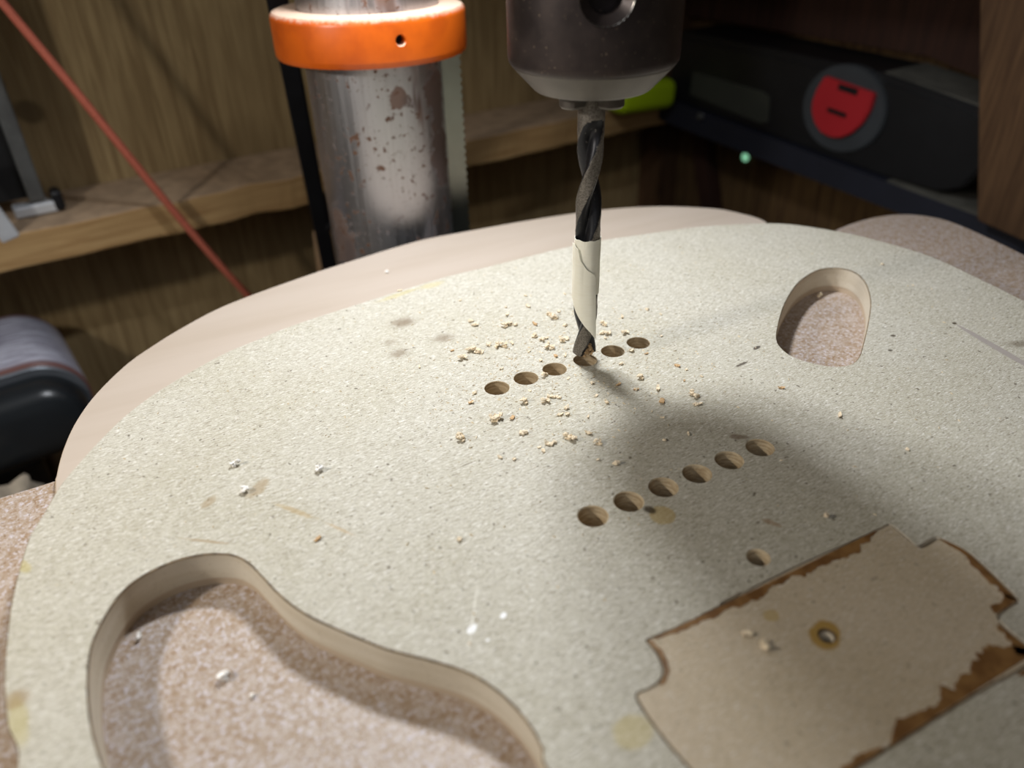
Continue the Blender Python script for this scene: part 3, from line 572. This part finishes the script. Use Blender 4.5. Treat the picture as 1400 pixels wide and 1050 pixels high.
# bored holes get the rough drilled surface
me = o.data; me.materials.append(BORE)
ctr = [(x, y) for x, y in UP+LO+SMALL[:1]]
for p in me.polygons:
    if p.material_index in (1, 2):
        cx_, cy_ = p.center.x/MM, p.center.y/MM
        if any((cx_-x)**2+(cy_-y)**2 < 22 for x, y in ctr): p.material_index = 3
o['label'] = 'fibrous grey-beige sheet'
plug = plate('inlay_plug', smooth2(inlay, 1), [[(SMALL[1][0]+x*1.0, SMALL[1][1]+y) for x, y in circle(0, 0, 1.35, 20)]], 0.1, T1-.05, [MDF_IN, RIM, MDF_CUT], tm, .22, [.5])
plug['label'] = 'glued-in rectangular plug with brown glue-stained edges'
def smear(pts, w0, w1, seed, side=1, z=T1+.01, th=.06):
    """thin film of dried glue along a stretch of the plug's edge, ragged on its inner side"""
    r = random.Random(seed); n = len(pts); A = []; B = []
    for i, (x, y) in enumerate(pts):
        ax, ay = pts[max(0, i-1)]; bx, by = pts[min(n-1, i+1)]; L = sqrt((bx-ax)**2+(by-ay)**2) or 1
        nx, ny = side*(by-ay)/L, -side*(bx-ax)/L; tt = i/(n-1)
        wd = (w0+(w1-w0)*tt)*(.75+.7*noise.noise((x*.22+seed, y*.22, 0))+.35*noise.noise((x*.9, y*.9, seed)))
        wd *= min(1, tt*8+.15, (1-tt)*8+.15)
        A.append((x+nx*.3, y+ny*.3)); B.append((x+nx*(.35+max(.05, wd)), y+ny*(.35+max(.05, wd))))
    V = [(x*MM, y*MM, (z-.04)*MM) for x, y in A+B]+[(x*MM, y*MM, (z+th)*MM) for x, y in A+B]; F = []
    for i in range(n-1):
        f = (2*n+i, 2*n+i+1, 3*n+i+1, 3*n+i); F.append(f if side < 0 else f[::-1])
        f = (n+i, n+i+1, 3*n+i+1, 3*n+i); F.append(f)
        f = (i, i+1, 2*n+i+1, 2*n+i); F.append(f)
    bm = bmesh.new(); vv = [bm.verts.new(v) for v in V]
    for f in F: bm.faces.new([vv[i] for i in f])
    bmesh.ops.recalc_face_normals(bm, faces=bm.faces)
    return obj('glue_smear', bm, GLUE, tm)
def path(a, b, n=50, bow=0): return [(a[0]+(b[0]-a[0])*i/n, a[1]+(b[1]-a[1])*i/n+bow*sin(pi*i/n)) for i in range(n+1)]
smear(path((-15, -96.3), (47, -97.2), 110), 1.6, 3.0, 1)
smear(spline([(57.6, -106.2), (59.0, -111.5), (57.4, -119.3), (55.5, -125.8)], False, .5), 1.0, 3.2, 2)
smear(path((55.4, -125.8), (48.2, -126), 16), 2.6, 2.4, 3)
smear(path((46.5, -127.5), (46.1, -135.2), 16), 2.2, 4.0, 4)
smear(path((5, -134.7), (-5, -134.5), 24), 1.2, 2.0, 12)
smear(path((46, -135.4), (6, -134.8), 80), 6.0, 1.8, 7)
smear([(p[0], p[1]) for p in spline(INLAY_D[:5], False, .5)], 1.2, .9, 9, -1)
smear(path((46.5, -136.2), (38, -136.1), 20), 2.5, .8, 11, -1)
# pale sheet under the template
wouter = spline(WOOD, True, 1.5)
if area(wouter) < 0: wouter.reverse()
pw = thing('wooden_body_sheet', 'pale smooth timber sheet showing beyond the far left edge of the MDF template', 'wood sheet', W(0, 0, -BZ))
plate('sheet', wouter, [offset(cav, .15), offset(oval, .12)] + [circle(x, y, 3.7, 28) for x, y in UP], 0, T2, [PALE, PALE_E, PALE_E], pw, .35, [0]*8)
# brown board on the drill table
bo = [(-200, 33)] + [tuple(p) for p in BOARD_L] + [(-90, 36), (0, 36), (140, 36)] + [p for p in spline(BOARD_R[:-1], False, 2)] + [tuple(BOARD_R[-1]), (236, -80), (228, -200), (180, -250), (-200, -250)]
if area(bo) < 0: bo.reverse()
bd = plate('brown_board', bo, [], -12, 0, [BOARD, BOARD, BOARD], None, .4)
bd.location = W(0, 0, -BZ); tag(bd, 'brown speckled fibreboard with a rounded far corner, lying under template and pale sheet', 'board')

# ------------------------------------------------------------------ chips and sawdust
rnd = random.Random(11)
def flake(seed, curl):
    r = random.Random(seed); V = []; F = []; n = 6; wd = r.uniform(.32, .6)
    for i in range(n+1):
        t_ = i/n-.5; a_ = t_*curl; x = (sin(a_)/curl*1.0 if curl > .1 else t_); z = (1-cos(a_))/max(curl, .1)
        for sgn in (-1, 1):
            w_ = wd*(.55+.45*cos(t_*2.6))*(.7+.6*r.random()); tilt = r.uniform(-.12, .12)
            V += [(x+r.uniform(-.06, .06), sgn*w_/2, z+sgn*tilt), (x+r.uniform(-.06, .06), sgn*w_/2, z+sgn*tilt+.16+.1*r.random())]
    for i in range(n):
        a_ = i*4; b_ = a_+4
        F += [(a_, b_, b_+2, a_+2), (a_+1, a_+3, b_+3, b_+1), (a_, a_+1, b_+1, b_), (a_+2, b_+2, b_+3, a_+3)]
    F += [(0, 2, 3, 1), (n*4, n*4+1, n*4+3, n*4+2)]
    mz = min(v[2] for v in V); V = [(x, y, z-mz) for x, y, z in V]
    return V, F
def crumb(seed):
    r = random.Random(seed); bm = bmesh.new(); bmesh.ops.create_icosphere(bm, subdivisions=2, radius=.5)
    for v in bm.verts: v.co *= .72+.65*noise.noise(v.co*2.3+Vector((seed*3.1, 0, 0))); v.co.z *= .75
    mz = min(v.co.z for v in bm.verts); V = [(v.co.x, v.co.y, v.co.z-mz) for v in bm.verts]; F = [tuple(v.index for v in f.verts) for f in bm.faces]; bm.free()
    return V, F
def cluster(seed):
    r = random.Random(seed); V = []; F = []
    for q in range(4):
        v, f = flake(seed*7+q, r.uniform(.5, 2.4)) if q < 3 else crumb(seed)
        M = Matrix.Translation((r.uniform(-.28, .28), r.uniform(-.25, .25), .1*q)) @ Matrix.Rotation(r.uniform(0, 6.28), 4, 'Z') @ Matrix.Rotation(r.uniform(-.7, .7), 4, 'X') @ Matrix.Scale(.62, 4)
        o_ = len(V); V += [tuple(M @ Vector(x)) for x in v]; F += [tuple(i+o_ for i in g) for g in f]
    mz = min(v[2] for v in V); return [(x, y, z-mz) for x, y, z in V], F
def cm(name, vf, mat):
    me = bpy.data.meshes.new(name); me.from_pydata([(x*MM, y*MM, z*MM) for x, y, z in vf[0]], [], vf[1]); me.materials.append(mat); me.update()
    bm = bmesh.new(); bm.from_mesh(me); bmesh.ops.recalc_face_normals(bm, faces=bm.faces); bm.to_mesh(me); bm.free(); return me
SM = [cm('wood_chip', flake(i, .3+.35*i), CHIPM) for i in range(6)] + [cm('wood_chip', crumb(i), CHIPM) for i in range(4)] + [cm('wood_chip', flake(20+i, 1.2), CHIPB) for i in range(2)]
BG = [cm('wood_chip', cluster(i), CHIPM) for i in range(6)]
def on_hole(x, y): return any((x-a_)**2+(y-b_)**2 < 4.4**2 for a_, b_ in UP+LO+SMALL)
for x, y, px in CHIPS:
    if on_hole(x, y):
        hx, hy = min(UP+LO, key=lambda p: (p[0]-x)**2+(p[1]-y)**2); d = Vector((x-hx, y-hy)); d = d.normalized()*5.1 if d.length > .01 else Vector((0, 5.1)); x, y = hx+d.x, hy+d.y
    sz = px*.30*rnd.uniform(.9, 1.1); me = rnd.choice(BG if px >= 9 else SM)
    o = bpy.data.objects.new('wood_chip', me); C.objects.link(o); o.location = W(x, y, .0)
    o.rotation_euler = (0, 0, rnd.uniform(0, 6.28)); o.scale = (sz, sz, sz*.8)
    zone = ('behind the upper hole row, left of the drill bit' if x < 31 else 'behind the upper hole row, right of the drill bit') if y > 6 else ('along the upper hole row, left of the drill bit' if x < 31 else 'along the upper hole row, right of the drill bit') if y > -16 else 'between the two hole rows, towards the left' if x < 15 else 'between the two hole rows, towards the oval cut-out'
    kind_ = 'curly clump of pale wood chips' if px >= 9 else 'brown wood chip' if CHIPB.name in me.materials else 'small pale wood chip'
    tag(o, kind_+' '+zone, 'wood chip', {'c': 'clumps of wood chips ', 'b': 'brown wood chips ', 's': 'small wood chips '}[kind_[0]]+zone)
def special(key, vf, sz, mat, name, label, cat, z=0., rz=.5):
    o = bpy.data.objects.new(name, cm(name, vf, mat)); C.objects.link(o); x, y = SPECIAL[key]; o.location = W(x, y, z); o.scale = (sz, sz, sz); o.rotation_euler = (0, 0, rz); tag(o, label, cat)
special('a', cluster(31), 2.6, CHIPW, 'white_chip', 'tiny white chip left of the template, farthest from the kidney cut-out', 'chip')
special('b', crumb(32), 3.0, CHIPW, 'white_chip', 'white crumb beside a brown stain above the kidney cut-out', 'chip')
special('c', crumb(33), 3.0, CHIPW, 'white_chip', 'white crumb between the brown stain and the upper hole row', 'chip')
special('d', flake(34, .3), 1.8, CHIPB, 'brown_chip', 'small brown splinter on the template right above the kidney cut-out wall', 'chip')
special('e', cluster(35), 2.2, CHIPM, 'wood_chip', 'single pale chip in shadow above the glued-in rectangular plug', 'wood chip')
special('f', cluster(36), 2.6, CHIPM, 'wood_chip', 'pale chip caught at the far end of the oval hole', 'wood chip', -BZ)
special('g', crumb(37), 3.4, CHIPW, 'cream_chip', 'cream crumb in the kidney cut-out, larger of the two on its floor', 'chip', -BZ)
special('h', crumb(38), 1.4, CHIPW, 'white_speck', 'tiny white speck on the kidney cut-out floor', 'chip', -BZ)
special('i', flake(39, .8), 2.4, CHIPW, 'white_shaving', 'white shaving against the left wall inside the kidney cut-out', 'shaving', -BZ, 1.2)
special('j', flake(40, .4), 2.2, CHIPM, 'pale_shaving', 'short straight shaving on the glued-in rectangular plug', 'shaving', 0, -.5)
special('k', flake(42, 2.2), 2.6, CHIPM, 'curled_shaving', 'curled shaving on the glued-in plug, beside its glue-ringed hole', 'shaving', 0, 1.4)
special('l', crumb(43), 2.2, CHIPW, 'white_speck', 'white speck on the pale timber sheet in front of the column', 'chip', -T1)
# fine dust
V = []; F = []
def inside(x, y, poly):
    c_ = False; j = len(poly)-1
    for i in range(len(poly)):
        if (poly[i][1] > y) != (poly[j][1] > y) and x < (poly[j][0]-poly[i][0])*(y-poly[i][1])/(poly[j][1]-poly[i][1])+poly[i][0]: c_ = not c_
        j = i
    return c_
for i in range(5200):
    if i < 3800: x, y = rnd.gauss(20, 26), rnd.gauss(4, 20)
    else: x, y = rnd.uniform(-120, 170), rnd.uniform(-95, 75)
    if on_hole(x, y) or not inside(x, y, TEMPLATE) or inside(x, y, CAVITY) or inside(x, y, OVAL): continue
    s_ = min(.75, rnd.expovariate(1/.17)+.1); a_ = rnd.uniform(0, 6.28); l = s_*rnd.uniform(1, 2.2); o_ = len(V)
    dx, dy = cos(a_)*l/2, sin(a_)*l/2; ex, ey = -sin(a_)*s_/3, cos(a_)*s_/3; hgt = s_*.45
    V += [(x-dx, y-dy, 0), (x+ex, y+ey, 0), (x+dx, y+dy, .02), (x-ex, y-ey, 0), (x+ex*.3, y+ey*.3, hgt)]
    F += [(o_, o_+4, o_+1), (o_+1, o_+4, o_+2), (o_+2, o_+4, o_+3), (o_+3, o_+4, o_)]
du = mesh('sawdust', [(x*MM, y*MM, z*MM) for x, y, z in V], [f[::-1] for f in F], plain('sawdust', srgb(226, 208, 176), .9, 0, .35, 400, .2)); du.location = W(0, 0, .01); du['kind'] = 'stuff'
tag(du, 'fine pale sawdust scattered over the template around the drill', 'sawdust')

# ------------------------------------------------------------------ against the back wall
def polar(az, d, z): a_ = radians(az); return Vector((-84.8+d*cos(a_), -172.73+d*sin(a_), z))
p1 = polar(77.05, 400, 100); p0 = polar(76.52, 482, -79); dirv = (p1-p0).normalized(); pb_ = p0+dirv*((-199.9-p0.z)/dirv.z); pt_ = p0+dirv*((215-p0.z)/dirv.z)
bt = thing('clamp_bar', 'black flat steel bar leaning behind the left side of the column', 'bar', W(*pb_))
q = (pt_-pb_); M = q.to_track_quat('Z', 'Y').to_matrix().to_4x4()
obj('bar', box_bm(.0098, .006, q.length*MM, (0, 0, q.length*MM/2), .0012, 2, Matrix.Rotation(0, 4, 'Z') if False else M @ Matrix.Rotation(radians(0), 4, 'Z')), BLACKM, bt)
kp = (polar(75.95, 468, -38)-pb_)*MM
bm = lathe_bm([(.004, -.011), (.0055, -.009), (.0055, .009), (.004, .011)], 20); bmesh.ops.translate(bm, vec=kp, verts=bm.verts); obj('clamp_knob', bm, BLACKM, bt)
# offcuts on the bench
def offcut(name, p, sx, sy, sz, rx, ry, rz, mat, label):
    bm = box_bm(sx*MM, sy*MM, sz*MM, (0, 0, 0), .0015, 2); bmesh.ops.subdivide_edges(bm, edges=[e for e in bm.edges if e.calc_length() > .012], cuts=4, use_grid_fill=True)
    for v in bm.verts: v.co += Vector((noise.noise(v.co*60), noise.noise(v.co*60+Vector((5, 0, 0))), 0))*.0012
    bmesh.ops.rotate(bm, cent=(0, 0, 0), matrix=(Matrix.Rotation(rz, 3, 'Z') @ Matrix.Rotation(ry, 3, 'Y') @ Matrix.Rotation(rx, 3, 'X')), verts=bm.verts)
    mz = min(v.co.z for v in bm.verts); bmesh.ops.translate(bm, vec=(0, 0, -mz), verts=bm.verts)
    o = obj(name, bm, mat); o.location = W(p.x, p.y, -199.9); return tag(o, label, 'offcut')
TANW = wood('offcut_wood', srgb(190, 160, 126), srgb(150, 120, 90), (200, 200, 16), knots=False)
offcut('timber_offcut', polar(76.4, 512, -200), 22, 14, 132, 0, radians(4), radians(10), TANW, 'tan timber offcut standing behind the black bar, left of the column')
offcut('timber_offcut', polar(78.6, 532, -200), 30, 18, 84, 0, radians(14), radians(20), TANW, 'short tan timber offcut tilted, low beside the black bar')
offcut('timber_stick', polar(98.2, 545, -200), 40, 12, 10, 0, 0, radians(16), RAIL, 'small brown stick lying on the bench near the sander')
# red cord
cp = [W0+U*s+N*80+Vector((0, 0, z)) for s, z in CORD]
cp = [cp[0]+(cp[0]-cp[1])*3.2] + cp + [cp[-1]+(cp[-1]-cp[-2])*2.6]
pts = []
for i in range(len(cp)-1):
    for j in range(6): pts.append(cp[i].lerp(cp[i+1], j/6))
pts.append(cp[-1])
for _ in range(4): pts = [pts[0]]+[(pts[i-1]+pts[i]*2+pts[i+1])/4 for i in range(1, len(pts)-1)]+[pts[-1]]
bs = cp[-1]; o = obj('cord', tube_bm([(p-bs)*MM for p in pts], .0023, 10), CORDM, None, True); o.location = W(*bs); tag(o, 'taut orange-red cord slanting down across the wall and timber rail', 'cord')
# steel frame standing on the rail, far left
fr_ = thing('steel_frame', 'grey steel frame standing on the wall rail at the far left', 'frame', W(*(W0+U*-150+N*40+Vector((0, 0, -29)))))
fr_.matrix_world = frame(W0+U*-125+N*40+Vector((0, 0, -29)), U, N) @ Matrix.Diagonal((-1, 1, 1, 1))
tl = Matrix.Rotation(radians(0), 4, 'Y')
obj('upright', box_bm(.0085, .008, .15, (.004, 0, .083), .001), GREYM, fr_)
obj('foot', box_bm(.024, .010, .0065, (.006, 0, .0035), .0012), WHITEM, fr_)
obj('heel', box_bm(.006, .012, .012, (-.006, 0, .0065), .002), BLACKM, fr_)
obj('backing_panel', box_bm(.07, .004, .145, (.043, -.004, .082), .0005), BLACKP, fr_)
wp = obj('white_strip', box_bm(.010, .004, .05, (0, 0, 0), .001), WHITEM); wp.location = W(*(W0+U*-155+N*66+Vector((0, 0, -8)))); wp.rotation_euler = (0, radians(-14), AZ)
tag(wp, 'white strip at the photo’s left edge, in front of the steel frame', 'strip')
# lime plastic object behind the chuck
bm = box_bm(.062, .024, .024, (0, 0, 0), .008, 4); lm = obj('lime_plastic_grip', bm, LIMEP, None, True); lm.location = W(*(W0+U*309+N*80.8+Vector((0, 0, -18)))); lm.rotation_euler = (0, radians(3), AZ)
tag(lm, 'lime green plastic piece on the rail end behind the chuck', 'plastic piece')

# ------------------------------------------------------------------ right wall: shelf, case, post, spot
def rpoly(name, pts, y0, y1, mat, parent=None, bev=0.0):
    """outline in the right wall's plane (along, up), from y0 to y1 out of the wall"""
    bm = bmesh.new(); n = len(pts); P_ = pts if area(pts) > 0 else pts[::-1]
    a_ = [bm.verts.new((x*MM, y0*MM, z*MM)) for x, z in P_]; b_ = [bm.verts.new((x*MM, y1*MM, z*MM)) for x, z in P_]
    bm.faces.new(a_); bm.faces.new(b_[::-1])
    for i in range(n): j = (i+1) % n; bm.faces.new((a_[j], a_[i], b_[i], b_[j]))
    bmesh.ops.recalc_face_normals(bm, faces=bm.faces)
    if bev: bmesh.ops.bevel(bm, geom=[e for e in bm.edges], offset=bev*MM, segments=2, affect='EDGES')
    bmesh.ops.transform(bm, matrix=MR_, verts=bm.verts); bmesh.ops.recalc_face_normals(bm, faces=bm.faces)
    o = obj(name, bm, mat)
    if parent is not None: o.parent = parent; o.matrix_parent_inverse = parent.matrix_world.inverted()
    else:
        c_ = Vector((sum(v.co.x for v in o.data.vertices), sum(v.co.y for v in o.data.vertices), 0))/len(o.data.vertices); c_.z = min(v.co.z for v in o.data.vertices)
        o.data.transform(Matrix.Translation(-c_)); o.location = c_
    return o
def rthing(name, label, cat, s, y, z):
    o = thing(name, label, cat, MR_ @ Vector((s*MM, y*MM, z*MM))); bpy.context.view_layer.update(); return o
sh = rthing('shelf', 'dark navy shelf along the right wall under the black tool case', 'shelf', 220, 0, -46)
rpoly('shelf_board', [(20, -22), (600, -72), (600, -92), (395, -70), (240, -58), (104, -48), (20, -40)], 1, 61, NAVY, sh)
rpoly('dust_layer', [(285, -44.2), (600, -71.3), (600, -72.2), (285, -45.0)], 2, 60, DUSTP, sh)
bm = lathe_bm([(.003, 0), (.003, .001), (.002, .003)], 16); bmesh.ops.transform(bm, matrix=MR_ @ Matrix.Translation((.118, .062, -.033)) @ Matrix.Rotation(radians(-90), 4, 'X'), verts=bm.verts); bmesh.ops.recalc_face_normals(bm, faces=bm.faces)
o = obj('bolt_head', bm, GREYM); o.parent = sh; o.matrix_parent_inverse = sh.matrix_world.inverted()
cs_ = rthing('tool_case', 'black plastic tool case with a red latch, lying on the dark shelf', 'tool case', 210, 5, -40)
rpoly('case_body', [(72, -10), (78, 22), (178, 19), (266, 15), (325, 7), (336, 0), (340, -24), (332, -38), (318, -44), (277, -43.2), (150, -32.6), (70, -25.7)], 5, 56, BLACKP, cs_, 1.5)
rpoly('case_lid', [(74, 2), (78, 26), (178, 23), (266, 19), (330, 9), (328, 0), (266, 6), (178, 10)], 4, 54, BLACKP, cs_, 1.2)
rpoly('dusty_lid_edge', [(262, 18.2), (330, 8.2), (331, 9.8), (262, 20)], 6, 52, DUSTP, cs_)
rpoly('label_recess', [(99, -2), (170, -6), (178, -9), (180, -27), (172, -29), (98, -20)], 55, 57, plain('case_recess', srgb(52, 54, 46), .7), cs_, .4)
lc = [(240.5+32*cos(2*pi*i/40), -6.5+28.5*sin(2*pi*i/40)) for i in range(40)]
esc = rpoly('latch_surround', lc, 50, 59, GREYP, cs_, 1.0)
LT_ = [(224.9, 13.2), (263.9, 8.1), (263.4, -2.3), (259.5, -12), (253.0, -19.6), (245.5, -24.0), (238, -25.0), (230, -23.2), (223.5, -18), (219.6, -11), (218.6, -4), (220.5, 4)]
lt = rpoly('latch', LT_, 58, 63, REDP, cs_, .8); lt['label'] = 'red D-shaped latch tab with two dark slots'
for z_, w_ in ((7.6, 2.0), (-8.2, 1.5)):
    xm = 244.9 if z_ > 0 else 240; rpoly('latch_slot', [(xm-7.5, z_+1+w_), (xm+7.5, z_-.6+w_), (xm+7.3, z_-.6-w_), (xm-7.7, z_+1-w_)], 62.4, 63.4, BLACKP, cs_)
po = rpoly('timber_post', [(354.5, -48), (320.7, 67.6), (226, 390), (268, 390), (362, 67.6), (396, -54)], 62, 74, POST, None, .8); tag(po, 'brown upright timber post at the right edge, standing past the tool case', 'post')
# added overhead cupboard that shades the right wall, above the frame
blocker_root = rthing('shade_blocker', 'added, unseen cupboard above the tool case, beyond the top of the picture', 'blocker', 300, 0, 105)
rpoly('blocker_box', [(20, 105), (20, 420), (316, 420), (316, 105)], 1, 150, DARKW, blocker_root, 1)
rpoly('back_board', [(44, 30), (44, 104), (318, 104), (318, 14), (266, 25)], 1, 12, DARKW, blocker_root)
bm = lathe_bm([(.0032, 0), (.0036, .0008), (.0028, .0016)], 20); bmesh.ops.transform(bm, matrix=MR_ @ Matrix.Translation((.1182, .0005, -.0776)) @ Matrix.Rotation(radians(-90), 4, 'X'), verts=bm.verts); bmesh.ops.recalc_face_normals(bm, faces=bm.faces)
o = obj('light_spot', bm, SPOTM); tag(o, 'tiny glowing pale green light on the dark wall below the shelf', 'light')

# ------------------------------------------------------------------ sander and rag, left
SAZ = 98.8; sb = polar(SAZ, 452, -200)
sd = thing('belt_sander', 'black belt sander with a worn grey belt round its roller, left of the template', 'sander', W(*sb), radians(SAZ-90))
def stad(r, L, n=28):                                                   # end roller at right, belt running off to the left (x along, z up)
    return [(r*sin(pi*i/n), -r*cos(pi*i/n)) for i in range(n+1)] + [(-L-r*sin(pi*i/n), r*cos(pi*i/n)) for i in range(n+1)]
def loft(secs, mat, name, zc=84, xc=0):
    """secs: (radius, length, depth) from the near face to the far one, local millimetres"""
    bm = bmesh.new(); R_ = [[bm.verts.new(((xc+x)*MM, y*MM, (zc+z)*MM)) for x, z in stad(r, L)] for r, L, y in secs]; n = len(R_[0])
    for a_, b_ in zip(R_[:-1], R_[1:]):
        for i in range(n): bm.faces.new((a_[i], a_[(i+1) % n], b_[(i+1) % n], b_[i]))
    bm.faces.new(R_[0][::-1]); bm.faces.new(R_[-1]); bmesh.ops.recalc_face_normals(bm, faces=bm.faces)
    return autosmooth(obj(name, bm, mat, sd), 40)
loft([(26.6, 130, 0), (27.4, 130, .8), (27.4, 130, 77), (26.6, 130, 78)], BELT, 'sanding_belt')
loft([(23.5, 130, -1.2), (25.4, 130, -2.2), (26.2, 130, -1.4), (26.2, 130, .2), (23.5, 130, .4)], RIMG, 'roller_rim')
loft([(9, 128, -20), (15, 129, -19.2), (19.5, 130, -16.5), (22.4, 130, -11.5), (23.3, 130, -5), (23.4, 130, .2)], HOUS, 'roller_cover', 81.5)
loft([(14, 130, 10), (14, 130, 70)], BLACKP, 'arm', 60, -6)
obj('stand', box_bm(.15, .07, .05, (-.085, .04, .0255), .004), BLACKP, sd)
r0 = polar(103.3, 408, -200)
bm = bmesh.new(); bmesh.ops.create_icosphere(bm, subdivisions=4, radius=1)
for v in bm.verts:
    d = v.co.copy(); k_ = 1+.35*noise.noise(d*1.9)+.16*noise.noise(d*5); v.co = Vector((d.x*.02*k_, d.y*.022*k_, max(-.9, d.z)*.034*k_))
mz = min(v.co.z for v in bm.verts); bmesh.ops.translate(bm, vec=(0, 0, -mz), verts=bm.verts)
rg = obj('crumpled_rag', bm, RAG, None, True); rg.location = W(r0.x, r0.y, -199.9); tag(rg, 'pale crumpled rag heaped below the sander, left of the board', 'rag')
